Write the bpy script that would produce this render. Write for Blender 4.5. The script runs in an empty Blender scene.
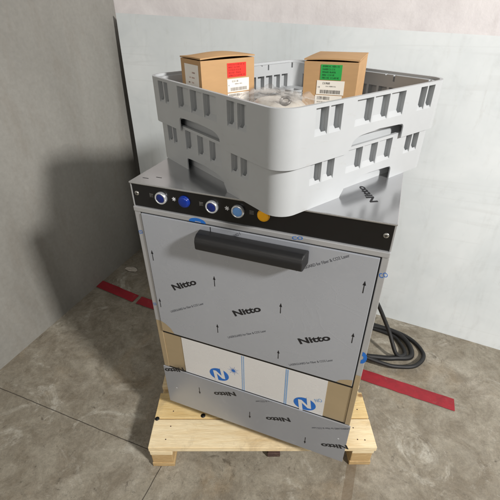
import bpy, bmesh, math, random
from mathutils import Vector, Matrix
random.seed(7)
S = bpy.context.scene
C = S.collection
FL = -0.08            # floor height
PT = 0.04             # pallet top
ZT = 0.94             # machine top

# ---------------------------------------------------------------- helpers
class MB:
    """collects shapes and links them as ONE mesh object"""
    def __init__(s): s.v=[]; s.f=[]; s.m=[]; s.sm=[]
    def add(s, verts, faces, mi=0, mat=None, smooth=False):
        o=len(s.v)
        for p in verts:
            p=Vector(p); s.v.append(tuple(mat@p) if mat is not None else tuple(p))
        for f in faces: s.f.append([i+o for i in f]); s.m.append(mi); s.sm.append(smooth)
    def bm(s, b, mi=0, mat=None, smooth=False):
        b.verts.index_update()
        s.add([v.co.copy() for v in b.verts], [[v.index for v in f.verts] for f in b.faces], mi, mat, smooth); b.free()
    def box(s, lo, hi, mi=0, bev=0.0, seg=2, mat=None):
        b=bmesh.new(); bmesh.ops.create_cube(b,size=1.0)
        for v in b.verts:
            v.co=Vector([(lo[k]+hi[k])/2+v.co[k]*(hi[k]-lo[k]) for k in range(3)])
        if bev>0: bmesh.ops.bevel(b,geom=b.edges[:],offset=bev,segments=seg,profile=.6,affect='EDGES')
        s.bm(b,mi,mat,smooth=False)
    def prism(s, poly, z0, z1, mi=0, mat=None, smooth=False):
        n=len(poly)
        v=[(x,y,z0) for x,y in poly]+[(x,y,z1) for x,y in poly]
        f=[list(range(n))[::-1], list(range(n,2*n))]+[[i,(i+1)%n,(i+1)%n+n,i+n] for i in range(n)]
        s.add(v,f,mi,mat,smooth)
    def lathe(s, prof, mi=0, mat=None, n=40, cap=True):
        v=[];f=[]
        for r,z in prof:
            for k in range(n):
                a=2*math.pi*k/n; v.append((r*math.cos(a),r*math.sin(a),z))
        for i in range(len(prof)-1):
            for k in range(n):
                a=i*n+k;b=i*n+(k+1)%n; f.append([a,b,b+n,a+n])
        if cap:
            f.append(list(range(n))[::-1]); f.append([(len(prof)-1)*n+k for k in range(n)])
        s.add(v,f,mi,mat,smooth=True)
    def tube(s, pts, r, mi=0, n=10, mat=None):
        pts=[Vector(p) for p in pts]; v=[];f=[]; up=Vector((0,0,1)); prev=None
        for i,p in enumerate(pts):
            t=(pts[min(i+1,len(pts)-1)]-pts[max(i-1,0)]).normalized()
            a=t.cross(up if abs(t.z)<.95 else Vector((1,0,0))) if prev is None else prev-t*prev.dot(t)
            a.normalize(); prev=a; b=t.cross(a)
            for k in range(n):
                th=2*math.pi*k/n; v.append(p+a*r*math.cos(th)+b*r*math.sin(th))
        for i in range(len(pts)-1):
            for k in range(n):
                q=i*n+k; w=i*n+(k+1)%n; f.append([q,w,w+n,q+n])
        f.append(list(range(n))[::-1]); f.append([(len(pts)-1)*n+k for k in range(n)])
        s.add(v,f,mi,mat,smooth=True)
    def build(s, name, mats, parent=None, angle=40):
        me=bpy.data.meshes.new(name); me.from_pydata(s.v,[],s.f); me.validate()
        if not isinstance(mats,(list,tuple)): mats=[mats]
        for m in mats: me.materials.append(m)
        for p,mi in zip(me.polygons,s.m): p.material_index=mi
        b=bmesh.new(); b.from_mesh(me)
        bmesh.ops.recalc_face_normals(b,faces=b.faces[:]); b.to_mesh(me); b.free()
        for p,sm in zip(me.polygons,s.sm): p.use_smooth=sm
        if any(s.sm):
            for e in me.edges: pass
        o=bpy.data.objects.new(name,me); C.objects.link(o)
        if parent is not None: o.parent=parent
        return o

def catmull(P,n=10):
    P=[Vector(p) for p in P]; out=[]
    Q=[P[0]*2-P[1]]+P+[P[-1]*2-P[-2]]
    for i in range(1,len(Q)-2):
        for k in range(n):
            t=k/n; a,b,c,d=Q[i-1],Q[i],Q[i+1],Q[i+2]
            out.append(.5*((2*b)+(c-a)*t+(2*a-5*b+4*c-d)*t*t+(3*b-a-3*c+d)*t**3))
    out.append(P[-1]); return out

def empty(name,loc=(0,0,0),rz=0,label=None,cat=None,group=None):
    o=bpy.data.objects.new(name,None); o.empty_display_size=.05; C.objects.link(o)
    o.location=loc; o.rotation_euler=(0,0,rz)
    tag(o,label,cat,group); return o
def tag(o,label=None,cat=None,group=None,kind=None):
    if label: o['label']=label
    if cat: o['category']=cat
    if group: o['group']=group
    if kind: o['kind']=kind
    return o

def text_mesh(body,size,off=0.0,sx=1.0,shear=0.0,res=3):
    cu=bpy.data.curves.new('t','FONT'); cu.body=body; cu.size=size; cu.offset=off; cu.shear=shear; cu.resolution_u=res
    cu.align_x='LEFT'
    ob=bpy.data.objects.new('t',cu); C.objects.link(ob)
    dg=bpy.context.evaluated_depsgraph_get(); dg.update()
    me=ob.evaluated_get(dg).to_mesh()
    v=[(p.co.x*sx,p.co.y,0) for p in me.vertices]; f=[list(p.vertices) for p in me.polygons]
    ob.evaluated_get(dg).to_mesh_clear(); bpy.data.objects.remove(ob); bpy.data.curves.remove(cu)
    w=max([p[0] for p in v]) if v else 1
    return v,f,w
def put_text(mb,body,mat,width,height,mi,off=0.0,shear=0.0,clip=None):
    """text scaled to a real width and letter height, laid with matrix mat (x right, y up)"""
    v,f,w=text_mesh(body,1.0,off,1.0,shear)
    hh=0.72
    M=mat@Matrix.Diagonal((width/w,height/hh,1,1))
    if clip:
        keep=[]
        vs=[M@Vector(p) for p in v]
        f=[q for q in f if all(clip(vs[i]) for i in q)]
    mb.add(v,f,mi,M)
def face_mat(x,z,y,ang,):
    """matrix: drawing plane -> vertical front plane at y, at (x,z), turned by ang degrees"""
    return Matrix.Translation((x,y,z))@Matrix.Rotation(math.radians(90),4,'X')@Matrix.Rotation(math.radians(ang),4,'Z')

# ---------------------------------------------------------------- materials
def lin(r,g,b):
    def c(x):
        x/=255; return x/12.92 if x<=.04045 else ((x+.055)/1.055)**2.4
    return (c(r),c(g),c(b),1)
class NT:
    def __init__(s,name):
        s.m=bpy.data.materials.new(name); s.m.use_nodes=True; s.t=s.m.node_tree; s.n=s.t.nodes; s.l=s.t.links
        s.p=s.n['Principled BSDF']; s.tc=s.n.new('ShaderNodeTexCoord')
    def node(s,t,**k):
        n=s.n.new(t)
        for a,b in k.items():
            if a in n.inputs: n.inputs[a].default_value=b
            else: setattr(n,a,b)
        return n
    def link(s,a,b): s.l.new(a,b)
    def mapping(s,scale=(1,1,1),loc=(0,0,0),rot=(0,0,0),out='Object'):
        m=s.node('ShaderNodeMapping'); m.inputs['Scale'].default_value=scale; m.inputs['Location'].default_value=loc; m.inputs['Rotation'].default_value=rot
        s.link(s.tc.outputs[out],m.inputs[0]); return m.outputs[0]
    def noise(s,vec,scale,detail=6,rough=.6,dist=0):
        n=s.node('ShaderNodeTexNoise'); n.inputs['Scale'].default_value=scale; n.inputs['Detail'].default_value=detail
        n.inputs['Roughness'].default_value=rough; n.inputs['Distortion'].default_value=dist
        s.link(vec,n.inputs['Vector']); return n.outputs['Fac']
    def ramp(s,fac,stops,interp='LINEAR'):
        r=s.node('ShaderNodeValToRGB'); e=r.color_ramp.elements; r.color_ramp.interpolation=interp
        while len(e)<len(stops): e.new(.5)
        for el,(p,c) in zip(e,stops): el.position=p; el.color=c if len(c)==4 else (*c,1)
        s.link(fac,r.inputs[0]); return r.outputs[0]
    def mix(s,fac,a,b,mode='MIX'):
        m=s.node('ShaderNodeMix',data_type='RGBA',blend_type=mode)
        for i,x in ((0,fac),(6,a),(7,b)):
            if isinstance(x,(float,int)): m.inputs[i].default_value=x
            elif isinstance(x,tuple): m.inputs[i].default_value=x
            else: s.link(x,m.inputs[i])
        return m.outputs[2]
    def math(s,op,a,b=0.0,c=0.0):
        m=s.node('ShaderNodeMath',operation=op)
        for i,x in enumerate((a,b,c)):
            if isinstance(x,(float,int)): m.inputs[i].default_value=x
            else: s.link(x,m.inputs[i])
        return m.outputs[0]
    def bump(s,h,strength=.2,dist=.01):
        b=s.node('ShaderNodeBump'); b.inputs['Strength'].default_value=strength; b.inputs['Distance'].default_value=dist
        s.link(h,b.inputs['Height']); s.link(b.outputs[0],s.p.inputs['Normal'])
    def col(s,c):
        if isinstance(c,tuple): s.p.inputs['Base Color'].default_value=c
        else: s.link(c,s.p.inputs['Base Color'])
    def set(s,**k):
        for a,b in k.items():
            i=s.p.inputs[a.replace('_',' ')]
            if isinstance(b,(float,int,tuple)): i.default_value=b
            else: s.link(b,i)
def g(v): return (v,v,v,1)

def simple(name,c,rough=.5,metal=0,var=.12,scale=30,bump=0.0,**k):
    t=NT(name); v=t.mapping(); n=t.noise(v,scale)
    t.col(t.mix(1.0,c,t.ramp(n,[(.3,g(1-var)),(.7,g(1))]),'MULTIPLY')); t.set(Roughness=rough,Metallic=metal,**k)
    if bump: t.bump(n,bump,.002)
    return t.m

# concrete floor
t=NT('concrete_floor'); v=t.mapping()
n1=t.noise(v,2.2,8,.62,.3); n2=t.noise(v,9,8,.7,.6); n3=t.noise(v,70,6,.7); n4=t.noise(t.mapping(loc=(5,2,1)),4.5,10,.75,1.2)
c1=t.ramp(n1,[(.3,lin(134,127,113)),(.5,lin(152,145,130)),(.7,lin(168,161,147))])
c2=t.mix(t.ramp(n2,[(.42,g(0)),(.62,g(.75))]),c1,lin(116,106,90))
c3=t.mix(t.ramp(n4,[(.56,g(0)),(.68,g(.8))]),c2,lin(192,188,176))
n5=t.noise(t.mapping(loc=(1,7,3)),12,8,.75,1.5)
c3=t.mix(t.ramp(n5,[(.60,g(0)),(.68,g(.75))]),c3,lin(84,76,64))
n6=t.noise(t.mapping(loc=(4,1,8)),3.1,6,.6,.6)
c3=t.mix(t.ramp(n6,[(.55,g(0)),(.7,g(.3))]),c3,lin(160,136,100))
n7=t.noise(v,240,4,.8); n8=t.noise(t.mapping(loc=(9,9,9)),34,10,.85,.6)
c3=t.mix(t.ramp(n8,[(.56,g(0)),(.64,g(.55))]),c3,lin(96,90,78)); c3=t.mix(t.ramp(n8,[(.34,g(.5)),(.42,g(0))]),c3,lin(190,186,174))
c3=t.mix(1.0,c3,t.ramp(n7,[(.3,g(.8)),(.7,g(1.08))]),'MULTIPLY')
c4=t.mix(1.0,c3,t.ramp(n3,[(.25,g(.72)),(.75,g(1.12))]),'MULTIPLY')
sx=t.node('ShaderNodeSeparateXYZ'); t.link(t.tc.outputs['Object'],sx.inputs[0])
wob=t.math('MULTIPLY',t.math('SUBTRACT',t.noise(v,14,4),.5),.006)
X=t.math('ADD',sx.outputs[0],wob); Y=t.math('ADD',sx.outputs[1],wob)
def near(a,x0,w): return t.math('LESS_THAN',t.math('ABSOLUTE',t.math('SUBTRACT',a,x0)),w)
j1=t.math('MULTIPLY',near(Y,-.108,.0016),t.math('LESS_THAN',sx.outputs[0],.016))
j2=t.math('MULTIPLY',near(X,.0155,.0016),t.math('LESS_THAN',sx.outputs[1],-.108))
j=t.math('MAXIMUM',j1,j2)
c5=t.mix(t.math('MULTIPLY',j,.85),c4,lin(48,42,36))
# darker brown strip on the slab in front of the right corner
st=t.math('MULTIPLY',near(X,.645,.016),t.math('LESS_THAN',sx.outputs[1],.16))
c6=t.mix(t.math('MULTIPLY',st,.5),c5,lin(98,80,58))
t.col(c6); t.set(Roughness=t.ramp(n2,[(.3,g(.42)),(.7,g(.75))]))
t.bump(t.math('ADD',t.math('MULTIPLY',n3,.4),t.math('SUBTRACT',n2,t.math('MULTIPLY',j,2.0))),.25,.004)
M_floor=t.m

t=NT('grey_wall'); v=t.mapping(scale=(1,1,.35)); n1=t.noise(v,3,8,.6,.4); n2=t.noise(v,14,8,.7,.3); n3=t.noise(t.mapping(),60,5,.7)
c=t.ramp(n1,[(.3,lin(132,130,124)),(.7,lin(150,148,142))]); c=t.mix(t.ramp(n2,[(.5,g(0)),(.7,g(.25))]),c,lin(122,112,100))
t.col(t.mix(1.0,c,t.ramp(n3,[(.3,g(.9)),(.7,g(1.05))]),'MULTIPLY')); t.set(Roughness=.65); t.bump(t.math('ADD',n2,t.math('MULTIPLY',n3,.5)),.25,.004)
M_side=t.m

t=NT('white_plaster'); v=t.mapping(); n1=t.noise(v,5,8,.65,.3); n2=t.noise(v,40,6,.7); n4=t.noise(t.mapping(scale=(1,1,.25)),16,6,.7)
c=t.ramp(n1,[(.3,lin(208,202,202)),(.7,lin(234,229,228))]); c=t.mix(t.ramp(n4,[(.56,g(0)),(.72,g(.4))]),c,lin(190,183,180))
t.col(c); t.set(Roughness=.8); t.bump(t.math('ADD',n1,t.math('MULTIPLY',n2,.5)),.35,.006)
M_back=t.m

t=NT('white_sheet'); v=t.mapping(); n1=t.noise(v,2.4,6,.6,.4); n2=t.noise(v,9,8,.7,.8); n3=t.noise(t.mapping(scale=(1,1,.2)),30,5,.7)
c=t.ramp(n1,[(.3,lin(205,211,213)),(.7,lin(226,230,231))]); c=t.mix(t.ramp(n2,[(.55,g(0)),(.75,g(.35))]),c,lin(190,196,198))
c=t.mix(t.ramp(n3,[(.62,g(0)),(.75,g(.3))]),c,lin(186,184,180))
nl=t.noise(t.mapping(scale=(1,1,.03),loc=(4,0,0)),9,3,.5,.3); c=t.mix(t.math('MULTIPLY',t.ramp(nl,[(.47,g(0)),(.5,g(.10)),(.53,g(0))]),t.ramp(n2,[(.4,g(0)),(.6,g(1))])),c,lin(160,158,152))
nh=t.noise(t.mapping(scale=(.04,.04,1),loc=(1,5,2)),8,3,.5,.3); c=t.mix(t.math('MULTIPLY',t.ramp(nh,[(.485,g(0)),(.5,g(.12)),(.515,g(0))]),t.ramp(n1,[(.45,g(0)),(.6,g(1))])),c,lin(164,162,158))
t.col(c); t.set(Roughness=.42); t.bump(n1,.15,.01)
M_sheet=t.m

def plastic(name,c,rough=.42):
    t=NT(name); v=t.mapping(); n1=t.noise(v,6,6,.6); n2=t.noise(v,120,4,.6); n3=t.noise(t.mapping(scale=(1,1,3)),25,8,.75,.5)
    k=t.mix(1.0,c,t.ramp(n1,[(.3,g(.92)),(.7,g(1))]),'MULTIPLY')
    k=t.mix(t.ramp(n3,[(.6,g(0)),(.72,g(.25))]),k,lin(150,142,128))
    t.col(k); t.set(Roughness=t.ramp(n3,[(.3,g(rough-.06)),(.7,g(rough+.12))])); t.bump(n2,.08,.001)
    return t.m
M_rack=plastic('grey_plastic',lin(177,180,182),.38)

def brushed(name,c,rough,metal,axis=(1,1,60),aniso=.0,var=.1):
    t=NT(name); v=t.mapping(scale=axis); n=t.noise(v,14,6,.7); n1=t.noise(t.mapping(),5,5,.6)
    k=t.mix(1.0,c,t.ramp(n,[(.3,g(1-var)),(.7,g(1))]),'MULTIPLY'); k=t.mix(1.0,k,t.ramp(n1,[(.3,g(.88)),(.7,g(1))]),'MULTIPLY')
    t.col(k); t.set(Roughness=rough,Metallic=metal); t.bump(n,.04,.0005); return t.m
M_steel=brushed('bare_brushed_steel',lin(196,176,142),.42,.5)
M_steel_side=brushed('steel_side',lin(176,176,174),.35,.8)
M_top=brushed('filmed_steel_top',lin(205,206,208),.2,.8,axis=(1,40,1),var=.05)
M_trim=brushed('filmed_steel_trim',lin(196,197,199),.34,.5)
def film(name,c,rough,metal,coat=.0):
    t=NT(name); n1=t.noise(t.mapping(),4,5,.55,.3); n2=t.noise(t.mapping(scale=(1,1,1)),26,5,.6,.6); n3=t.noise(t.mapping(),220,3,.6)
    k=t.mix(1.0,c,t.ramp(n1,[(.3,g(.93)),(.7,g(1))]),'MULTIPLY'); k=t.mix(t.ramp(n2,[(.6,g(0)),(.8,g(.12))]),k,lin(225,225,225))
    t.col(k); t.set(Roughness=t.ramp(n2,[(.3,g(rough)),(.7,g(rough+.08))]),Metallic=metal)
    nc=t.noise(t.mapping(scale=(1,1,1.6),loc=(2,0,1)),5,3,.5,.8); cr=t.ramp(nc,[(.488,g(0)),(.5,g(1)),(.512,g(0))])
    msk=t.ramp(t.noise(t.mapping(loc=(7,0,3)),3,2,.5),[(.5,g(0)),(.6,g(1))])
    h_=t.math('ADD',t.math('ADD',n1,t.math('MULTIPLY',n3,.03)),t.math('MULTIPLY',t.math('MULTIPLY',cr,msk),.22))
    t.bump(h_,.10,.004); return t.m
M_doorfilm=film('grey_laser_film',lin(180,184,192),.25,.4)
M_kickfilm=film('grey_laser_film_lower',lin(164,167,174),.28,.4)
M_whitefilm=film('white_protective_film',lin(224,223,222),.24,.2)
M_black_panel=simple('black_panel',lin(16,15,16),.28,0,.2,40)
M_gap=simple('black_seal',lin(10,10,11),.6)
t=NT('black_handle'); n=t.noise(t.mapping(),260,4,.7); n2=t.noise(t.mapping(scale=(1,4,4)),30,6,.7)
t.col(t.mix(t.ramp(n2,[(.55,g(0)),(.75,g(.5))]),lin(27,27,28),lin(42,41,41))); t.set(Roughness=.5); t.bump(n,.25,.001); M_handle=t.m
M_ink=simple('black_ink',lin(24,24,28),.5)
M_ink2=simple('grey_ink',lin(74,76,84),.5)
M_blueink=simple('blue_ink',lin(28,104,190),.45)
M_lightblueink=simple('light_blue_ink',lin(120,160,205),.45)
M_chrome=simple('satin_chrome',lin(225,228,232),.22,.7,.04)
M_navy=simple('navy_cap',lin(14,34,104),.3,0,.1,60)
M_bluelens=simple('blue_lens',lin(14,46,135),.25,0,.05,60)
M_pale=simple('pale_blue_cap',lin(108,160,225),.3,0,.05,60)
M_yellow=simple('amber_lens',lin(245,176,20),.2,0,.05,60)
M_iconw=simple('white_icon',lin(210,212,216),.5)
M_icong=simple('dim_icon',lin(96,94,92),.5)
M_screw=simple('zinc_screw',lin(190,188,182),.3,.9)
M_rubber=simple('black_rubber',lin(22,22,23),.55)
M_red_tape=None
t=NT('red_floor_paint'); n=t.noise(t.mapping(),18,8,.75,.5); n2=t.noise(t.mapping(),90,4,.7)
k=t.ramp(n,[(.3,lin(122,20,32)),(.6,lin(150,26,40))]); k=t.mix(t.ramp(n2,[(.6,g(0)),(.75,g(.6))]),k,lin(96,40,40)); n4=t.noise(t.mapping(loc=(3,3,0)),26,9,.85,.5); k=t.mix(t.ramp(n4,[(.60,g(0)),(.65,g(.85))]),k,lin(112,100,88)); t.col(k); t.set(Roughness=.5); M_red_tape=t.m
def wood(name,a,b,kc,axis=(1.2,14,14)):
    t=NT(name); v=t.mapping(scale=axis); n=t.noise(v,3.2,8,.6,1.2); n2=t.noise(t.mapping(scale=(axis[0]*3,axis[1]*5,axis[2]*5)),8,4,.6); n3=t.noise(t.mapping(),5,4,.6)
    k=t.ramp(n,[(.32,a),(.52,b),(.7,a)]); k=t.mix(t.ramp(n3,[(.5,g(0)),(.75,g(.45))]),k,kc); k=t.mix(1.0,k,t.ramp(n2,[(.3,g(.86)),(.7,g(1.03))]),'MULTIPLY')
    vo=t.node('ShaderNodeTexVoronoi'); vo.inputs['Scale'].default_value=5.5; t.link(t.mapping(scale=(1,1.6,1)),vo.inputs['Vector'])
    k=t.mix(t.ramp(vo.outputs['Distance'],[(.05,g(.8)),(.1,g(0))]),k,lin(120,78,40))
    nd=t.noise(t.mapping(loc=(3,1,0)),7,8,.75,.8); k=t.mix(t.ramp(nd,[(.54,g(0)),(.7,g(.5))]),k,lin(150,132,104))
    nf=t.noise(t.mapping(scale=(1,9,9),loc=(1,4,0)),40,6,.8); k=t.mix(t.ramp(nf,[(.62,g(0)),(.72,g(.35))]),k,lin(116,88,56))
    t.col(k); t.set(Roughness=.7); t.bump(t.math('ADD',n,n2),.4,.003); return t.m
M_wood=wood('pale_pine',lin(224,200,156),lin(238,220,182),lin(208,172,116))
M_wood2=wood('yellow_pine',lin(214,182,122),lin(230,204,150),lin(192,156,96))
M_woodb=wood('sawn_block',lin(206,178,130),lin(184,152,104),lin(160,128,84),axis=(4,4,22))
M_wood_dark=wood('dark_brown_wood',lin(86,62,54),lin(70,50,46),lin(60,40,36))  # dark brown tone of the middle block row and nail heads
def card(name,a):
    t=NT(name); n=t.noise(t.mapping(scale=(1,1,6)),20,6,.6); n2=t.noise(t.mapping(),5,5,.6); n3=t.noise(t.mapping(),200,3,.7)
    k=t.mix(1.0,a,t.ramp(n,[(.3,g(.94)),(.7,g(1.02))]),'MULTIPLY'); k=t.mix(1.0,k,t.ramp(n2,[(.3,g(.9)),(.7,g(1.03))]),'MULTIPLY')
    t.col(k); t.set(Roughness=.78); t.bump(t.math('ADD',n,t.math('MULTIPLY',n3,.4)),.12,.001); return t.m
M_card=card('kraft_cardboard',lin(186,148,104)); M_cardedge=simple('cardboard_inside',lin(120,86,52),.85)
M_red=simple('red_sticker',lin(232,52,42),.5,0,.06,20); M_redink=simple('dark_red_ink',lin(140,22,20),.5)
M_green=simple('green_sticker',lin(36,160,72),.5,0,.06,20); M_greenink=simple('dark_green_ink',lin(10,88,38),.5)
M_label=simple('white_sticker',lin(236,230,220),.5,0,.05,20); M_lblink=simple('label_ink',lin(88,84,82),.6); M_lblblk=simple('label_black_ink',lin(30,28,28),.6)
M_pinkink=simple('faded_ink',lin(206,180,168),.6)
M_white_part=simple('white_cap_plastic',lin(182,176,166),.4,0,.06,20)
M_dark_ring=simple('dark_ring',lin(104,98,94),.35,.3)
t=NT('clear_plastic_bag'); t.p.inputs['Base Color'].default_value=(.93,.9,.86,1); t.set(Roughness=.14)
n=t.noise(t.mapping(),22,4,.5,1.5); t.bump(n,.12,.004)
tr=t.node('ShaderNodeBsdfTransparent'); mx=t.node('ShaderNodeMixShader'); t.link(t.ramp(n,[(.35,g(.08)),(.7,g(.28))]),mx.inputs[0])
t.link(tr.outputs[0],mx.inputs[1]); t.link(t.p.outputs[0],mx.inputs[2]); t.link(mx.outputs[0],t.n['Material Output'].inputs[0]); M_bag=t.m
M_gap_shade=simple('gap_shade_brown',lin(52,42,36),.6)  # dark tone for the added board that stands in for gap shade
M_paper=simple('torn_white_plastic',lin(190,182,170),.6)

# ---------------------------------------------------------------- setting
b=MB(); b.box((-3.2,-3.2,FL-.1),(4.5,3.2,FL)); tag(b.build('floor',M_floor),kind='structure')
b=MB(); b.box((-1.05,-3.2,FL-.05),(-.895,1.20,2.9)); tag(b.build('side_wall',M_side),'mottled grey concrete wall on the left, running down to the floor','wall')
b=MB(); b.box((-1.05,1.203,FL-.05),(4.5,1.35,2.9)); tag(b.build('back_wall',M_back),'pinkish white plastered wall above and behind the leaning white sheet','wall')

def stripes(pts,z):
    mb=MB()
    up=[];lo=[]
    (x0,y0),(x1,y1)=pts; n=max(4,int(abs(x1-x0)/.03))
    for i in range(n+1):
        f=i/n; x=x0+(x1-x0)*f; y=y0+(y1-y0)*f; r=.0012 if 0<i<n else 0
        up.append((x+random.uniform(-.003,.003),y+.03+random.uniform(-r,r))); lo.append((x+random.uniform(-.003,.003),y-.03+random.uniform(-r,r)))
    poly=lo+up[::-1]
    v=[(x,y,z) for x,y in poly]+[(x,y,z-.0035) for x,y in poly]; n=len(poly); h=len(lo)
    f=[[i,i+1,2*h-2-i,2*h-1-i] for i in range(h-1)]
    mb.add(v,f,0); return mb
o=stripes([(-.893,.628),(-.612,.588)],FL+.004).build('floor_line',M_red_tape); tag(o,'red painted floor line, piece running out from the grey wall','floor line','red line pieces on the floor')
o=stripes([(-.59,.585),(1.0,.487)],FL+.004).build('floor_line',M_red_tape); tag(o,'long red floor line passing behind the machine past the worn break','floor line','red line pieces on the floor')

# leaning sheet and an added dark board standing in for the shade in the corner gap
def leaning(name,T0,T1,B0,B1,th,mat,nu=24,nv=24,warp=.003):
    T0,T1,B0,B1=map(Vector,(T0,T1,B0,B1)); mb=MB(); v=[];f=[]
    nrm=((T1-T0).cross(B0-T0)).normalized()
    if nrm.y>0: nrm=-nrm
    for s_ in (0,1):
        for i in range(nv+1):
            for k in range(nu+1):
                a=k/nu; c_=i/nv
                P=(T0*(1-a)+T1*a)*(1-c_)+(B0*(1-a)+B1*a)*c_
                P=P+nrm*(math.sin(a*9+c_*4)*warp+math.sin(c_*7+1+a*3)*warp) - nrm*th*s_
                v.append(P)
    N=(nu+1)*(nv+1)
    for i in range(nv):
        for k in range(nu):
            q=i*(nu+1)+k; f.append([q,q+1,q+nu+2,q+nu+1]); f.append([N+q,N+q+nu+1,N+q+nu+2,N+q+1])
    for k in range(nu):
        f.append([k,N+k,N+k+1,k+1]); q=nv*(nu+1)+k; f.append([q,q+1,N+q+1,N+q])
    for i in range(nv):
        q=i*(nu+1); f.append([q,q+nu+1,N+q+nu+1,N+q]); q+=nu; f.append([q,N+q,N+q+nu+1,q+nu+1])
    mb.add(v,f,0); return mb.build(name,mat)
o=leaning('white_sheet',(-.86,1.16,1.265),(1.45,1.05,1.165),(-.82,1.06,FL),(1.45,.86,FL),.004,M_sheet)
tag(o,'large bluish white sheet leaning against the back wall behind the dishwasher','panel')
o=leaning('gap_shade_board',(-.868,1.185,1.10),(.9,1.12,1.02),(-.862,1.085,FL),(.9,.93,FL),.014,M_gap_shade,4,4,0)
tag(o,'added dark board standing in for the shade in the gap left of the white sheet','board')

# scraps on the floor by the wall
def scrap(loc,r,label):
    mb=MB(); v=[(0,0,.006)];f=[];n=11
    for ring in (0.5,1):
        for k in range(n):
            a=2*math.pi*k/n; q=r*ring*random.uniform(.7,1.15); v.append((q*math.cos(a),q*.55*math.sin(a),random.uniform(.003,.012) if ring<1 else random.uniform(.001,.008)))
    for k in range(n):
        f.append([0,1+k,1+(k+1)%n]); f.append([1+k,1+n+k,1+n+(k+1)%n,1+(k+1)%n])
    mb.add(v,f,0); o=mb.build('scrap',M_paper); o.location=loc; tag(o,label,'litter','scraps on the floor by the grey wall')
scrap((-.80,.81,FL+.001),.045,'crumpled pale scrap near the foot of the grey wall')
scrap((-.71,.88,FL+.001),.03,'small pale scrap beside the left edge of the machine')

# ---------------------------------------------------------------- pallet
PA=Vector((-.011,-.154,0)); pang=math.atan2(.357,.934); L=.772
pal=empty('wooden_pallet',(PA.x,PA.y,FL),pang,'pale pine pallet under the dishwasher, turned at an angle to it','pallet')
H=PT-FL
def board(y0,y1,m,notch=None,z0=H-.022,z1=H,x0=0,x1=L,nails=True):
    mb=MB()
    mb.box((x0,y0,z0),(x1,y1,z1),0,.002,2)
    if nails:
        for xx in (.028,.06,.43,L-.06,L-.03):
            for yy in (.3,.72):
                if random.random()<.3: continue
                yj=y0+(y1-y0)*yy+random.uniform(-.01,.01); xj=xx+random.uniform(-.006,.006)
                mb.lathe([(.0021,0),(.0021,.0006)],1,Matrix.Translation((xj,yj,z1+.0002)),10)
    return mb.build('deck_board',[m,M_wood_dark],pal)
board(0,.104,M_wood); board(.109,.214,M_wood2); board(.243,.335,M_wood); board(.36,.46,M_wood2); board(.48,.58,M_wood); board(.60,.70,M_wood2); board(.72,.83,M_wood)
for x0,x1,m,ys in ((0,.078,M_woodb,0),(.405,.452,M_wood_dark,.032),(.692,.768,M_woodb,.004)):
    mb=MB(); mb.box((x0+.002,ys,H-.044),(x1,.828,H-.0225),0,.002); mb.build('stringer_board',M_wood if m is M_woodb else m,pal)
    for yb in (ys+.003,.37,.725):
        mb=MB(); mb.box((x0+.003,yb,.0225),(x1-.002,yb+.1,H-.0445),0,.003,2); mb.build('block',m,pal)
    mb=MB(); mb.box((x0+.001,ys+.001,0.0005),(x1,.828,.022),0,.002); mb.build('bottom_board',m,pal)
# knot hole at the joint between the first two boards, and another by the edge
mb=MB(); mb.lathe([(.0085,0),(.0085,.0008)],0,Matrix.Translation((.174,.118,H+.0003)),16); mb.build('knot',M_gap,pal)
mb=MB(); mb.lathe([(.008,0),(.008,.0008)],0,Matrix.Translation((.0095,.1065,H+.0003)),12); mb.build('knot',M_gap,pal)

# ---------------------------------------------------------------- dishwasher
W=.602; DR=.585
dw=empty('dishwasher',(0,0,PT),0,'film covered stainless steel undercounter dishwasher standing on the wooden pallet','dishwasher')
def D(mb,name,mats,parent=dw):
    o=mb.build(name,mats,parent)
    if parent is dw: o.location=(0,0,-PT)
    return o
mb=MB(); mb.box((0,.004,.112),(W,.60,.9355),0,.002); D(mb,'body',M_steel_side)
# top plate with prints
mb=MB(); mb.box((-.001,-.004,.936),(W+.001,.602,ZT),0,.0012)
def flat_mat(x,y,z,ang): return Matrix.Translation((x,y,z))@Matrix.Rotation(math.radians(ang),4,'Z')
for (x,y) in ((.560,.082),(.385,.335),(.20,.45),):
    put_text(mb,'Nitto',flat_mat(x,y,ZT+.0004,118),.085,.017,1,.03)
mb.box((.018,.026,ZT+.0002),(.034,.028,ZT+.0004),1); mb.box((.047,.040,ZT+.0002),(.062,.042,ZT+.0004),1)
D(mb,'top_plate',[M_top,M_ink])
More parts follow.
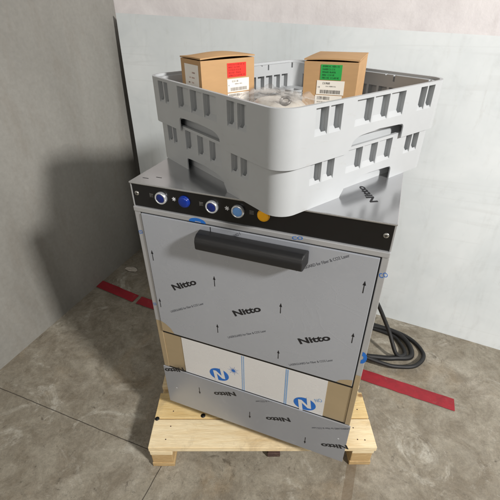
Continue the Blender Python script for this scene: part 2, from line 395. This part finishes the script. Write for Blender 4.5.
# control panel
mb=MB(); mb.box((.004,-.001,.878),(W-.004,.0035,.9355),0,.0008)
D(mb,'control_panel',M_black_panel)
for x_ in (0,W-.0035):
    mb=MB(); mb.box((x_,-.0015,.877),(x_+.0035,.0035,.9357),0,.0006); D(mb,'panel_edge_trim',M_trim)
def screw(x):
    mb=MB(); M=Matrix.Translation((x,-.001,.9115))@Matrix.Rotation(math.radians(90),4,'X')
    mb.lathe([(.0058,0),(.0056,.0016),(.0035,.0026),(0.0004,.0028)],0,M,24)
    mb.box((-.003,-.0006,.0027),(.003,.0006,.0031),1,0,1,M); mb.box((-.0006,-.003,.0028),(.0006,.003,.0032),1,0,1,M)
    D(mb,'screw',[M_screw,M_gap])
screw(.0155); screw(W-.0155)
def button(x,kind):
    M=Matrix.Translation((x,-.001,.9105))@Matrix.Rotation(math.radians(90),4,'X')@Matrix.Diagonal((.86,.86,.8,1))
    mb=MB()
    if kind=='lens':
        mb.lathe([(.0168,0),(.0168,.004),(.0155,.0052)],0,M); r=D(mb,'button',M_bluelens)
        mb=MB(); mb.lathe([(.0152,.0052),(.0150,.0080),(.0135,.0096),(.008,.0104),(.001,.0106)],0,M); c=mb.build('cap',M_bluelens,r)
    elif kind=='amber':
        mb.lathe([(.0165,0),(.0165,.004),(.0155,.0052)],0,M); r=D(mb,'button',M_yellow)
        mb=MB(); mb.lathe([(.0152,.0052),(.0150,.0080),(.0135,.0096),(.008,.0104),(.001,.0106)],0,M); c=mb.build('cap',M_yellow,r)
    else:
        mb.lathe([(.0178,0),(.0178,.005),(.0168,.0098),(.0148,.0112),(.0128,.0104),(.0124,.006)],0,M); r=D(mb,'button',M_chrome)
        mb=MB(); mb.lathe([(.0122,.006),(.0122,.0092),(.0108,.0104),(.001,.0098)],0,M); c=mb.build('cap',M_navy if kind=='navy' else M_pale,r)
        if kind=='navy': r['label']='chrome ringed button with navy blue cap'
        else: r['label']='chrome ringed button with pale blue cap'
    if kind=='lens': r['label']='solid blue round indicator lens'
    if kind=='amber': r['label']='amber yellow round button half hidden by the rack'
for x,k in ((.084,'navy'),(.1445,'lens'),(.2155,'navy'),(.2785,'pale'),(.337,'amber')): button(x,k)
for x,k in ((.084,1),(.1445,0),(.2155,1),(.2785,0),(.337,1)):
    mb=MB()
    cx=x-.0275; z=.9115; y=-.0013
    if k:
        for a in range(3): mb.box((cx-.0045,y,z-.0045+a*.0034),(cx+.0045,y+.0002,z-.0025+a*.0034),k)
        mb.box((cx-.0052,y+.0001,z-.0055),(cx-.0046,y+.0003,z+.0055),k)
    else:
        for a in range(3):
            M=Matrix.Translation((cx,y+.0001*a,z))@Matrix.Rotation(math.radians(60*a+15),4,'Y'); mb.box((-.0052,0,-.0011),(.0052,.0002,.0011),k,0,1,M)
    D(mb,'symbol',[M_iconw,M_icong])
# front frame round the door
mb=MB()
mb.box((0,-.006,.8635),(W,.0038,.8768),0,.002)              # top rail
mb.box((0,-.004,.498),(.0172,.0038,.863),0,.0015); mb.box((DR+.003,-.004,.505),(W,.0038,.863),0,.0015)
mb.box((0,-.0035,.294),(.0172,.0038,.4975),1,.0012); mb.box((DR+.003,-.0035,.294),(W,.0038,.5045),1,.0012)
def blue_swirl(mb,cx,cz,r,y,mi,a0=-25,half=None,ang=0):
    # round swirl mark with a white N cut through it: two comma arms round a slanting bar
    M=face_mat(cx,cz,y,ang)
    def arc(r0,r1,t0,t1,n=18):
        v=[];f=[]
        for i in range(n+1):
            a=math.radians(t0+(t1-t0)*i/n); k=i/n; w0=r0+(r1-r0)*.0
            v.append((r1*1.12*math.cos(a),r1*.95*math.sin(a),0)); v.append((r0*1.12*math.cos(a),r0*.95*math.sin(a),0))
        for i in range(n): f.append([2*i,2*i+1,2*i+3,2*i+2])
        mb.add(v,f,mi,M)
    arc(r*.55,r,-60,110); arc(r*.55,r,120,290)
    w=r*.2
    for x0 in (-r*.38,r*.38): mb.add([(x0-w,-r*.62,.0001),(x0+w,-r*.62,.0001),(x0+w,r*.62,.0001),(x0-w,r*.62,.0001)],[[0,1,2,3]],mi,M)
for P,rr in ((( .176,.8715),.022),((.596,.571),.0105)):
    n=24; z0=.8645 if P[1]>.8 else 0
    v=[];f=[]
    if P[1]>.8:
        v=[(P[0],-.0064,.8645)]+[(P[0]+rr*math.cos(math.pi*i/n),-.0064,.8645+.0115*math.sin(math.pi*i/n)) for i in range(n+1)]
        f=[[0,i,i+1] for i in range(1,n+1)]
        mb.add(v,f,2)
        mb.box((P[0]-.006,-.0066,.8655),(P[0]+.009,-.0065,.8675),0)
    else:
        x0=.5925
        for i in range(n):
            a=-math.pi/2+math.pi*i/n; a2=-math.pi/2+math.pi*(i+1)/n
            pa=lambda q,s:(x0+.0125*s*math.cos(q),-.0044,P[1]+.02*s*math.sin(q))
            mb.add([pa(a,1),pa(a2,1),pa(a2,.35),pa(a,.35)],[[0,1,2,3]],2)
put_text(mb,'CO',face_mat(.5925,.812,-.0044,25),.017,.012,2,.01)
put_text(mb,'CO',face_mat(.403,.8665,-.0064,10),.024,.008,2,.01)
put_text(mb,'CO',face_mat(.003,.797,-.0044,20),.012,.010,2,.01); put_text(mb,'CO',face_mat(.004,.556,-.0044,20),.011,.009,2,.01)
D(mb,'door_frame',[M_trim,M_steel,M_blueink])
mb=MB(); mb.box((.0174,-.0016,.450),(DR+.0028,.0036,.8633),0); D(mb,'door_seal',M_gap)
# door
dr=empty('tmp_door')  # replaced below by the door mesh
bpy.data.objects.remove(dr)
DY=-.0075
mb=MB(); mb.box((.0205,DY,.4625),(DR,-.0018,.8605),0,.0012)
def arrow(mb,x,z,y,mi,ln=.033,down=False):
    s=-1 if down else 1; w=.0011
    mb.add([(x-w,y,z),(x+w,y,z),(x+w*.8,y,z+s*ln*.7),(x-w*.8,y,z+s*ln*.7)],[[0,1,2,3]],mi)
    mb.add([(x-.0035,y,z+s*ln*.64),(x+.0035,y,z+s*ln*.64),(x,y,z+s*ln)],[[0,1,2]],mi)
PY=DY-.0003
for k in range(3):
    put_text(mb,'Nitto',face_mat(.084+.1785*k,.637-.0365*k,PY,29.5),.086,.0185,1,.035,0)
    put_text(mb,'LASERGUARD for Fiber & CO2 Laser',face_mat(.063+.178*k,.549-.0385*k,PY,30.5),.128,.0072,2,0)
put_text(mb,'LASERGUARD for Fiber & CO2 Laser',face_mat(.417,.787,PY,30.5),.128,.0078,2,.002)
put_text(mb,'LASERGUARD f',face_mat(.243,.829,PY,30.5),.050,.0075,2,.002)
for x,z in ((.0335,.7235),(.0305,.56),(.210,.686),(.209,.521),(.386,.651),(.386,.487),(.5635,.614),(.5655,.767)): arrow(mb,x,z,PY,1)
mb.add([(.2085,PY,.826),(.2105,PY,.826),(.2105,PY,.8595),(.2085,PY,.8595)],[[0,1,2,3]],1)
# bare steel where the film is peeled at the two bottom corners
def wedge(pts,mi): mb.add([(x,PY+.0001,z) for x,z in pts],[list(range(len(pts)))],mi)
wedge([(.0215,.4635),(.062,.4635),(.052,.482),(.036,.496),(.0215,.503)],3)
wedge([(DR-.001,.4635),(.545,.4635),(.552,.474),(.57,.483),(DR-.001,.487)],3)
door=D(mb,'door',[M_doorfilm,M_ink,M_ink2,M_steel])
# handle: long bevelled bar with a sloping upper face
mb=MB()
x0,x1=.180,.443
prof=[(DY-.0002,.849),(DY-.0002,.815),(-.040,.812),(-.046,.817),(-.047,.835),(-.043,.846),(-.032,.851)]
b=bmesh.new(); vs=[]
for x in (x0,x1): vs.append([b.verts.new((x,y,z)) for y,z in prof])
b.faces.new(vs[0]); b.faces.new(vs[1][::-1]); n=len(prof)
for i in range(n): b.faces.new([vs[0][i],vs[1][i],vs[1][(i+1)%n],vs[0][(i+1)%n]])
for v_ in b.verts:
    if v_.co.y<-.03: v_.co.x += .005 if v_.co.x<.3 else -.005
bmesh.ops.recalc_face_normals(b,faces=b.faces[:])
bmesh.ops.bevel(b,geom=b.edges[:],offset=.0035,segments=4,profile=.5,affect='EDGES')
mb.bm(b,0); mb.build('handle',M_handle,door)
# lower front
mb=MB(); mb.box((.0176,-.001,.2945),(DR+.0022,.0034,.4495),0,.0008); lf=D(mb,'lower_front',M_steel)
mb=MB(); mb.box((.080,-.0022,.2948),(.5245,-.0013,.4490),0)
for x in (.276,.2815): mb.add([(x,-.0026,.2955),(x+.0022,-.0026,.2955),(x+.0022,-.0026,.4485),(x,-.0026,.4485)],[[0,1,2,3]],2)
for x in (.4085,.4135): mb.add([(x,-.0026,.2955),(x+.0028,-.0026,.2955),(x+.0028,-.0026,.4485),(x,-.0026,.4485)],[[0,1,2,3]],2)
# blue round mark with a white N
def ring_logo(cx,cz,r):
    n=40; y=-.0026; v=[];f=[]
    M=face_mat(cx,cz,y,8)
    v=[(0,0,0)]+[(r*1.05*math.cos(2*math.pi*i/n),r*.86*math.sin(2*math.pi*i/n),0) for i in range(n)]
    f=[[0,1+i,1+(i+1)%n] for i in range(n)]
    mb.add(v,f,1,M)
    # white N, its ends breaking through the rim
    w=r*.17
    M2=face_mat(cx,cz,y-.0003,8)
    for x_,z0,z1 in ((-r*.42,-r*1.0,r*.5),(r*.42,-r*.5,r*1.0)): mb.add([(x_-w,z0,0),(x_+w,z0,0),(x_+w,z1,0),(x_-w,z1,0)],[[0,1,2,3]],0,M2)
    M3=face_mat(cx,cz,y-.0004,8)
    mb.add([(-r*.42-w,r*.5,0),(-r*.42+w,r*.5,0),(r*.42+w,-r*.5,0),(r*.42-w,-r*.5,0)],[[3,2,1,0]],0,M3)
ring_logo(.2,.333,.031); ring_logo(.470,.324,.031)
put_text(mb,'NO',face_mat(.500,.347,-.0026,28),.022,.014,2,.004)
for i in range(14):
    a=2*math.pi*i/14; r=.019 if i%2 else .013
    M=face_mat(.249,.372,-.0026,math.degrees(a)); mb.add([(.002,-.0007,0),(r,-.0002,0),(r,.0002,0),(.002,.0007,0)],[[0,1,2,3]],1,M)
mb.add([(.249+.0055*math.cos(i*math.pi/8),-.0028,.372+.0055*math.sin(i*math.pi/8)) for i in range(16)],[list(range(16))],1)
mb.build('protective_film',[M_whitefilm,M_blueink,M_lightblueink],lf)
# kick panel with upside down prints
mb=MB(); mb.box((-.003,-.0075,.1095),(W+.003,-.0035,.2935),0,.0008)
KY=-.0079
for k in range(4):
    x=.252+.178*(k-1); z=.279-.0375*(k-1)
    body='Nitto'
    clip=(lambda P:P.x>-.002) if k==0 else None
    put_text(mb,body,face_mat(x,z,KY,206),.084,.018,1,.035,clip=clip)
for x,z in ((.125,.241),(.302,.203),(.4855,.171)): arrow(mb,x,z,KY,1,.034,True)
put_text(mb,'LASERGUARD for Fiber & CO2 Laser',face_mat(.603,.288,KY,208),.118,.007,2,0,clip=lambda P:P.z<.292)
put_text(mb,'LASERGUARD for Fiber & CO2 Laser',face_mat(.425,.3255,KY,208),.118,.007,2,0,clip=lambda P:P.z<.292)
for x_,z_ in ((.580,.222),(.036,.198)):
    mb.add([(x_+.0028*math.cos(i*.785),KY,z_+.0028*math.sin(i*.785)) for i in range(8)],[list(range(8))],3)
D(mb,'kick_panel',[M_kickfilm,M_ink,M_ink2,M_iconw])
for x,y in ((.07,.07),(.54,.11),(.07,.5),(.54,.5)):
    mb=MB(); mb.lathe([(.022,PT+.0005),(.022,PT+.012),(.014,PT+.018),(.014,.1115)],0,Matrix.Translation((x,y,0)),24); D(mb,'foot',M_rubber)

# ---------------------------------------------------------------- racks
def rsq(s,r,inset=0,n=10):
    a=inset; c_=s-inset; rr=max(r-inset,.004); P=[]
    for (cx,cy,t0) in ((c_-rr,a+rr,-90),(c_-rr,c_-rr,0),(a+rr,c_-rr,90),(a+rr,a+rr,180)):
        for k in range(n+1):
            t_=math.radians(t0+90*k/n); P.append((cx+rr*math.cos(t_),cy+rr*math.sin(t_)))
    return P
def boolean(base,cut,op):
    m=base.modifiers.new('b','BOOLEAN'); m.operation=op; m.object=cut; m.solver='EXACT'; 
    try: m.use_self=True
    except: pass
    dg=bpy.context.evaluated_depsgraph_get(); dg.update()
    me=bpy.data.meshes.new_from_object(base.evaluated_get(dg))
    base.modifiers.clear(); old=base.data; base.data=me; bpy.data.meshes.remove(old)
    cm=cut.data; bpy.data.objects.remove(cut); bpy.data.meshes.remove(cm)
SZ=.496; RH=.106; RC=.042
def make_rack(name):
    mb=MB(); mb.prism(rsq(SZ,RC),0,RH,0); o=mb.build(name,M_rack)
    mb=MB(); mb.prism(rsq(SZ,RC,.021),.034,RH+.01,0); boolean(o,mb.build('c',M_rack),'DIFFERENCE')     # inside
    mb=MB(); mb.prism(rsq(SZ,RC,.007),.1004,RH+.01,0); boolean(o,mb.build('c',M_rack),'DIFFERENCE')   # thin rim lip
    ob=MB(); ob.prism(rsq(SZ,RC,.003),-.01,.026,0); oc=ob.build('c',M_rack)
    ib=MB(); ib.prism(rsq(SZ,RC,.025),-.02,.05,0); boolean(oc,ib.build('c2',M_rack),'DIFFERENCE'); boolean(o,oc,'DIFFERENCE')
    # local (along, inward, z) -> side k
    cen=Vector((SZ/2,SZ/2,0))
    def side(k,flip=False):
        R=Matrix.Translation(cen)@Matrix.Rotation(k*math.pi/2,4,'Z')@Matrix.Translation(-cen)
        if flip: R=R@Matrix.Translation((SZ,0,0))@Matrix.Diagonal((-1,1,1,1))
        return R
    cut=MB(); slots=MB()
    def pocket(a,b_,M):
        a+=.006; b_+=.006
        d=.008; dt=.0082
        pr=[(-.002,.0995),(dt,.0995),(d,.061),(-.002,.0485)]
        v=[(a,y,z) for y,z in pr]+[(b_,y,z) for y,z in pr]
        cut.add(v,[[0,1,2,3],[7,6,5,4],[0,4,5,1],[1,5,6,2],[2,6,7,3],[3,7,4,0]],0,M)
        # deeper slot along the far end of the bay
        sw=min(.011,(b_-a)*.4); pr=[(.004,.0985),(.0188,.0985),(.0186,.0500),(.004,.0530)]
        v=[(b_-sw,y,z) for y,z in pr]+[(b_-.0004,y,z) for y,z in pr]
        slots.add(v,[[0,1,2,3],[7,6,5,4],[0,4,5,1],[1,5,6,2],[2,6,7,3],[3,7,4,0]],0,M)
    bays=[(.070,.101),(.1055,.137),(.175,.222),(.2265,.2725),(.277,.325),(.378,.402),(.4065,.431)]
    bays2=[(.086,.113),(.1175,.146),(.182,.229),(.2335,.281),(.2855,.337),(.382,.401),(.4055,.430)]
    for k in range(4):
        M=side(k,flip=(k==3))
        # k=0 is the y=0 side (right in the picture), k=3 the x=0 side (left)
        if k in (1,2): continue
        for a,b_ in (bays2 if k==3 else bays): pocket(a,b_,M)
    # seat pockets inside all four walls
    for k in (1,2):
        M=side(k)
        x=.052
        while x<.42:
            v=[(x,.006,.034),(x,.024,.030),(x,.024,.071),(x,.006,.071)]
            w=[(x+.024,)+q[1:] for q in v]; cut.add(v+w,[[0,1,2,3],[7,6,5,4],[0,4,5,1],[1,5,6,2],[2,6,7,3],[3,7,4,0]],0,M); x+=.0305
        for x in (.036,.128,.22,.312,.404):
            cut.box((x-.0025,.014,.086),(x+.0025,.024,.102),0,0,1,M)
        cut.box((.150,.010,.098),(.154,.03,RH+.01),0,0,1,M)
    c_=cut.build('c',M_rack); boolean(o,c_,'DIFFERENCE'); boolean(o,slots.build('c',M_rack),'DIFFERENCE')
    cut=MB()
    # hand holes at the foot of each side
    for k in range(4):
        M=side(k,flip=(k==3))
        a,b_=(.182,.346) ; h=.031; r=.02; P=[(a-.014,-.01),(a-.008,.004)]
        for i in range(9): 
            t_=math.radians(180-90*i/8); P.append((a+.034+.034*math.cos(t_),h-.016+.016*math.sin(t_)))
        P.append(((a+b_)/2,h+.003))
        for i in range(7):
            t_=math.radians(90-90*i/6); P.append((b_-.009+.009*math.cos(t_),h-.009+.009*math.sin(t_)))
        P.append((b_,-.01))
        v=[(x,-.01,z) for x,z in P]+[(x,.0115,z) for x,z in P]; n=len(P)
        cut.add(v,[list(range(n)),list(range(n,2*n))[::-1]]+[[i,(i+1)%n,(i+1)%n+n,i+n] for i in range(n)],0,M)
    boolean(o,cut.build('c',M_rack),'DIFFERENCE')
    # open grid floor
    cut=MB()
    for i in range(11):
        for j_ in range(11):
            x=.056+i*.0352; y=.056+j_*.0352
            cut.box((x,y,-.01),(x+.027,y+.027,.05),0)
    boolean(o,cut.build('c',M_rack),'DIFFERENCE')
    me=o.data
    b=bmesh.new(); b.from_mesh(me); bmesh.ops.remove_doubles(b,verts=b.verts[:],dist=1e-5)
    b.to_mesh(me); b.free()
    me.materials.clear(); me.materials.append(M_rack)
    for p in me.polygons: p.use_smooth=True; p.material_index=0
    bv=o.modifiers.new('bev','BEVEL'); bv.width=.0012; bv.segments=2; bv.limit_method='ANGLE'; bv.angle_limit=math.radians(35)
    wn=o.modifiers.new('wn','WEIGHTED_NORMAL'); wn.keep_sharp=True
    try: me.set_sharp_from_angle(angle=math.radians(50))
    except Exception as e: print(e)
    return o
RX,RY,RR=.3879,-.0647,1.018
U=Vector((.5253,.8509,0)); V=Vector((-.8509,.5253,0))
low=make_rack('dish_rack'); low.scale=(1,1,1)
P=Vector((RX,RY,ZT))-(U+V)*.003; low.location=P; low.rotation_euler=(0,0,RR)
tag(low,'lower grey plastic dish rack, set askew directly on the dishwasher top','dish rack','stacked dish racks')
up=low.copy(); C.objects.link(up); k=.512/SZ; up.scale=(k,k,1.0); up.location=Vector((RX,RY,1.0375))-(U+V)*.011
tag(up,'upper grey plastic dish rack holding the two cartons','dish rack','stacked dish racks')

# ---------------------------------------------------------------- cartons
def bars(mb,x0,x1,z0,z1,y,mi,seed,dens=.0016):
    r=random.Random(seed); x=x0
    while x<x1:
        w=r.uniform(.3,1.0)*dens*.6; mb.add([(x,y,z0),(x+w,y,z0),(x+w,y,z1),(x,y,z1)],[[0,1,2,3]],mi); x+=w+r.uniform(.3,1.0)*dens*.7
def scribble(mb,x0,x1,z,h,y,mi,seed):
    """small illegible print: letter sized strokes in word groups"""
    r=random.Random(seed); x=x0; t_=h*.17; left=r.randint(3,7)
    def st(a,b_,c_,d): mb.add([(a,y,b_),(c_,y,b_),(c_,y,d),(a,y,d)],[[0,1,2,3]],mi)
    while x<x1:
        w=h*r.uniform(.45,.7)
        if x+w>x1: break
        k=r.random()
        st(x,z,x+t_,z+h)
        if k<.6: st(x+w-t_,z,x+w,z+h*r.choice((1,.55)))
        if k>.2: st(x+t_,z+h-t_,x+w-t_,z+h)
        if k>.5: st(x+t_,z,x+w-t_,z+t_)
        if r.random()<.5: st(x+t_,z+h*.45,x+w-t_,z+h*.45+t_)
        x+=w+h*.22; left-=1
        if left==0: x+=h*.5; left=r.randint(2,7)
def carton(name,loc,rot,w,d,h,label,lidgap,bulge,slope=0.0):
    e=empty(name,loc,0,label,'carton','cartons standing in the upper rack'); e.rotation_euler=rot
    mb=MB(); t_=.0035
    # open tray of four walls and a bottom, slightly irregular
    mb.box((0,0,0),(w,t_,h-.004),0,.0008); mb.box((0,d-t_,0),(w,d,h-.004),0,.0008)
    mb.box((0,t_+.0002,0),(t_,d-t_-.0002,h-.004),0,.0008); mb.box((w-t_,t_+.0002,0),(w,d-t_-.0002,h-.004),0,.0008)
    mb.box((t_,t_,.0002),(w-t_,d-t_,t_),0)
    mb.box((t_,t_,h*.55),(w-t_,d-t_,h*.55+.003),1)
    mb.build('box_body',[M_card,M_cardedge],e)
    # bulging lid
    mb=MB(); n=16; v=[];f=[]
    for s_ in (0,1):
        for i in range(n+1):
            for k in range(n+1):
                a=i/n; c_=k/n
                z=h-.003+lidgap*(1-c_)*(.35+.65*math.sin(math.pi*min(1,max(0,a)))) + bulge*math.sin(math.pi*c_)*(.12+.88*math.sin(math.pi*a)) + slope*a*(1-c_)
                v.append((-.0006+(w+.0012)*a,-.001+(d+.002)*c_,z+(.003 if s_==0 else 0)))
    N=(n+1)**2
    for i in range(n):
        for k in range(n):
            q=i*(n+1)+k; f.append([q,q+n+1,q+n+2,q+1]); f.append([N+q,N+q+1,N+q+n+2,N+q+n+1])
    for k in range(n):
        f.append([k,k+1,N+k+1,N+k]); q=n*(n+1)+k; f.append([q+1,q,N+q,N+q+1])
        q=k*(n+1); f.append([q+n+1,q,N+q,N+q+n+1]); q+=n; f.append([q,q+n+1,N+q+n+1,N+q])
    mb.add(v,f,0)
    mb.build('lid',M_card,e)
    return e
# right carton, green sticker
ca=carton('carton',(.359,.183,1.0735),(0.0,0.0,.012),.113,.170,.1175,'brown cardboard carton with a green sticker and white labels, right one in the rack',.003,.004)
def sticker(e,name,x0,x1,z0,z1,m,draw,label=None,y=-.0008,tilt=0):
    mb=MB(); mb.box((x0,y,z0),(x1,y+.0006,z1),0,0)
    draw(mb,y-.0002); o=mb.build(name,m,e)
    if tilt: 
        o.rotation_euler=(0,math.radians(tilt),0)
    if label: o['label']=label
    return o
def d_lines(mb,y,x0,x1,z0,z1,mi,seed,n=5):
    for i in range(n):
        z=z1-(z1-z0)*(i+.9)/(n+.3); scribble(mb,x0+.004,x0+(x1-x0)*(.95 if i in(0,n-1) else .72),z,(z1-z0)/(n*1.7),y,mi,seed+i)
h=.1175
sticker(ca,'green_sticker',.036,.080,h-.038,h-.009,[M_green,M_greenink],lambda mb,y:d_lines(mb,y,.036,.080,h-.038,h-.009,1,5))
def wl(mb,y,x0,x1,z0,z1,s):
    scribble(mb,x0+(x1-x0)*.22,x0+(x1-x0)*.5,z1-(z1-z0)*.26,(z1-z0)*.14,y,2,s); scribble(mb,x0+(x1-x0)*.34,x0+(x1-x0)*.72,z1-(z1-z0)*.44,(z1-z0)*.08,y,1,s+3)
    scribble(mb,x0+(x1-x0)*.05,x0+(x1-x0)*.12,z1-(z1-z0)*.52,(z1-z0)*.1,y,1,s+9)
    bars(mb,x0+(x1-x0)*.14,x0+(x1-x0)*.88,z0+(z1-z0)*.08,z0+(z1-z0)*.34,y,1,s)
sticker(ca,'shipping_label',.030,.088,h-.067,h-.0395,[M_label,M_lblink,M_lblblk],lambda mb,y:wl(mb,y,.030,.088,h-.067,h-.0395,11))
def wl2(mb,y,x0,x1,z0,z1,s):
    bars(mb,x0+.004,x0+(x1-x0)*.55,z1-(z1-z0)*.3,z1-(z1-z0)*.08,y,1,s); 
    for i in range(3): scribble(mb,x0+.005,x0+(x1-x0)*.5,z1-(z1-z0)*(.48+.17*i),(z1-z0)*.08,y,1,s+i)
sticker(ca,'shipping_label',.0285,.0855,h-.099,h-.0685,[M_label,M_lblink,M_lblblk],lambda mb,y:wl2(mb,y,.0285,.0855,h-.099,h-.0685,17))
# left carton, red sticker
cb=carton('carton',(.127,.157,1.0735),(0.0,0.0,.98),.149,.100,.112,'brown cardboard carton with a red sticker and white labels, left one in the rack',.004,.007,.0)
h=.112
sticker(cb,'red_sticker',.070,.124,h-.044,h-.013,[M_red,M_redink],lambda mb,y:d_lines(mb,y,.070,.124,h-.044,h-.013,1,25))
sticker(cb,'shipping_label',.069,.132,h-.077,h-.0475,[M_label,M_lblink,M_lblblk],lambda mb,y:wl(mb,y,.069,.132,h-.077,h-.0475,31))
sticker(cb,'shipping_label',.069,.132,h-.105,h-.0795,[M_label,M_lblink,M_lblblk],lambda mb,y:wl2(mb,y,.069,.132,h-.105,h-.0795,37))
mb=MB(); mb.box((-.0008,.012,h-.095),(-.0002,.080,h-.014),0)
for i in range(6):
    r=random.Random(60+i)
    for k in range(3):
        y0=.018+r.uniform(0,.04); mb.add([(-.0010,y0,h-.03-.011*i),(-.0010,y0+r.uniform(.004,.014),h-.03-.011*i),(-.0010,y0+.008,h-.033-.011*i),(-.0010,y0,h-.033-.011*i)],[[0,1,2,3]],1)
o=mb.build('side_label',[M_label,M_pinkink],cb); o['label']='large pale paper label'

# ---------------------------------------------------------------- bagged part in the near corner of the rack
pt=empty('filter_part',(.308,.176,1.0725),0,'round white plastic part with a dark ring, in the clear bag in the rack','machine part')
mb=MB(); mb.lathe([(.062,0),(.064,.012),(.060,.028),(.050,.036),(.036,.038),(.034,.036)],0,None,48); mb.build('dome',M_white_part,pt)
mb=MB(); tor=[]
for i in range(33):
    a=2*math.pi*i/32; tor.append((.010*math.cos(a)+.026,-.038+.007*math.sin(a)*1.0,.0425+.006*math.sin(a)))
mb.tube(tor,.0035,0,8); mb.build('ring',M_dark_ring,pt)
mb=MB(); n=46; v=[];f=[]
r=random.Random(3); ph=[(r.uniform(8,60),r.uniform(8,60),r.uniform(0,6),r.uniform(.25,1)) for _ in range(6)]
for i in range(n+1):
    for k in range(n+1):
        a=i/n*2-1; c_=k/n*2-1
        R_=max(abs(a),abs(c_)); env=max(0,1-R_**4)
        x=a*.098*(1+.12*math.sin(5*c_)); y=c_*.118*(1+.1*math.sin(4*a+1))
        z=env*.043+.002
        for (p_,q_,s_,w_) in ph: z+=env*.0042*w_*(1-abs(math.sin(p_*a*.16+q_*c_*.16+s_)))**3*2.4-env*.0006*w_
        v.append((x,y,max(z,.001)))
for i in range(n):
    for k in range(n):
        q=i*(n+1)+k; f.append([q,q+n+1,q+n+2,q+1])
mb.add(v,f,0,None,False); o=mb.build('plastic_bag',M_bag); o.location=(.300,.165,1.0735); o.rotation_euler=(0,0,1.018)
for p in o.data.polygons: p.use_smooth=True
tag(o,'crumpled clear plastic bag over the white part inside the upper rack','plastic bag')

# ---------------------------------------------------------------- cables behind the machine on the right
def cable(P,r,label,name='cable'):
    mb=MB(); mb.tube(catmull(P,12),r,0,12); o=mb.build(name,M_rubber); tag(o,label,'cable','black cables behind the machine'); return o
z=FL+.009
cable([(.50,.70,.30),(.60,.72,.22),(.70,.70,.06),(.76,.65,z+.03),(.80,.68,z+.01),(.78,.75,z),(.72,.80,z),(.5,.82,z)],.009,'black cable curving down from the back of the machine to the floor')
cable([(.45,.64,z+.02),(.58,.60,z+.015),(.70,.62,z+.012),(.76,.64,z+.012),(.83,.69,z),(.80,.78,z+.004),(.70,.82,z+.01),(.45,.80,z)],.012,'thick black hose lying on the floor just behind the red line')
cable([(.40,.62,z+.05),(.56,.585,z+.04),(.70,.58,z+.022),(.77,.59,z+.014),(.85,.63,z+.012),(.88,.73,z),(.78,.82,z),(.5,.84,z+.01)],.009,'thin black cable lying across the thick hose')

# ---------------------------------------------------------------- light, world, camera
w=bpy.data.worlds.new('World'); S.world=w; w.use_nodes=True
w.node_tree.nodes['Background'].inputs[0].default_value=(.84,.92,1.0,1); w.node_tree.nodes['Background'].inputs[1].default_value=.09
def area(name,loc,target,size,power,col):
    l=bpy.data.lights.new(name,'AREA'); l.shape='SQUARE'; l.size=size; l.energy=power; l.color=col
    o=bpy.data.objects.new(name,l); C.objects.link(o); o.location=loc
    o.rotation_euler=(Vector(target)-Vector(loc)).to_track_quat('-Z','Y').to_euler(); return o
area('key_lamp',(3.35,-1.15,2.85),(.3,.1,.7),.34,212,(1,.975,.94))
area('front_fill',(.35,-3.0,2.15),(.3,.0,.75),1.5,27,(1,.94,.86))  # added soft fill from the front, no known lamp there
area('cool_fill',(-2.0,-2.2,2.4),(.0,.3,.7),1.0,6,(.62,.8,1))  # added weak fill to tint the shaded sides blue, no known source

cd=bpy.data.cameras.new('Camera'); cam=bpy.data.objects.new('Camera',cd); C.objects.link(cam)
R=((0.933,0.359,-0.007),(-0.19,0.51,0.839),(0.304,-0.782,0.545))
r0=Vector(R[0]).normalized(); r2=Vector(R[2]).normalized(); r1=r2.cross(r0).normalized(); r0=r1.cross(r2)
cam.matrix_world=Matrix(((r0.x,r1.x,r2.x,.565),(r0.y,r1.y,r2.y,-.671),(r0.z,r1.z,r2.z,1.281),(0,0,0,1)))
cd.sensor_width=36; cd.lens=372.565/500*36; cd.clip_start=.01; cd.clip_end=100
S.camera=cam
S.render.engine='CYCLES'
S.view_settings.view_transform='Standard'; S.view_settings.look='None'; S.view_settings.exposure=0; S.view_settings.gamma=1
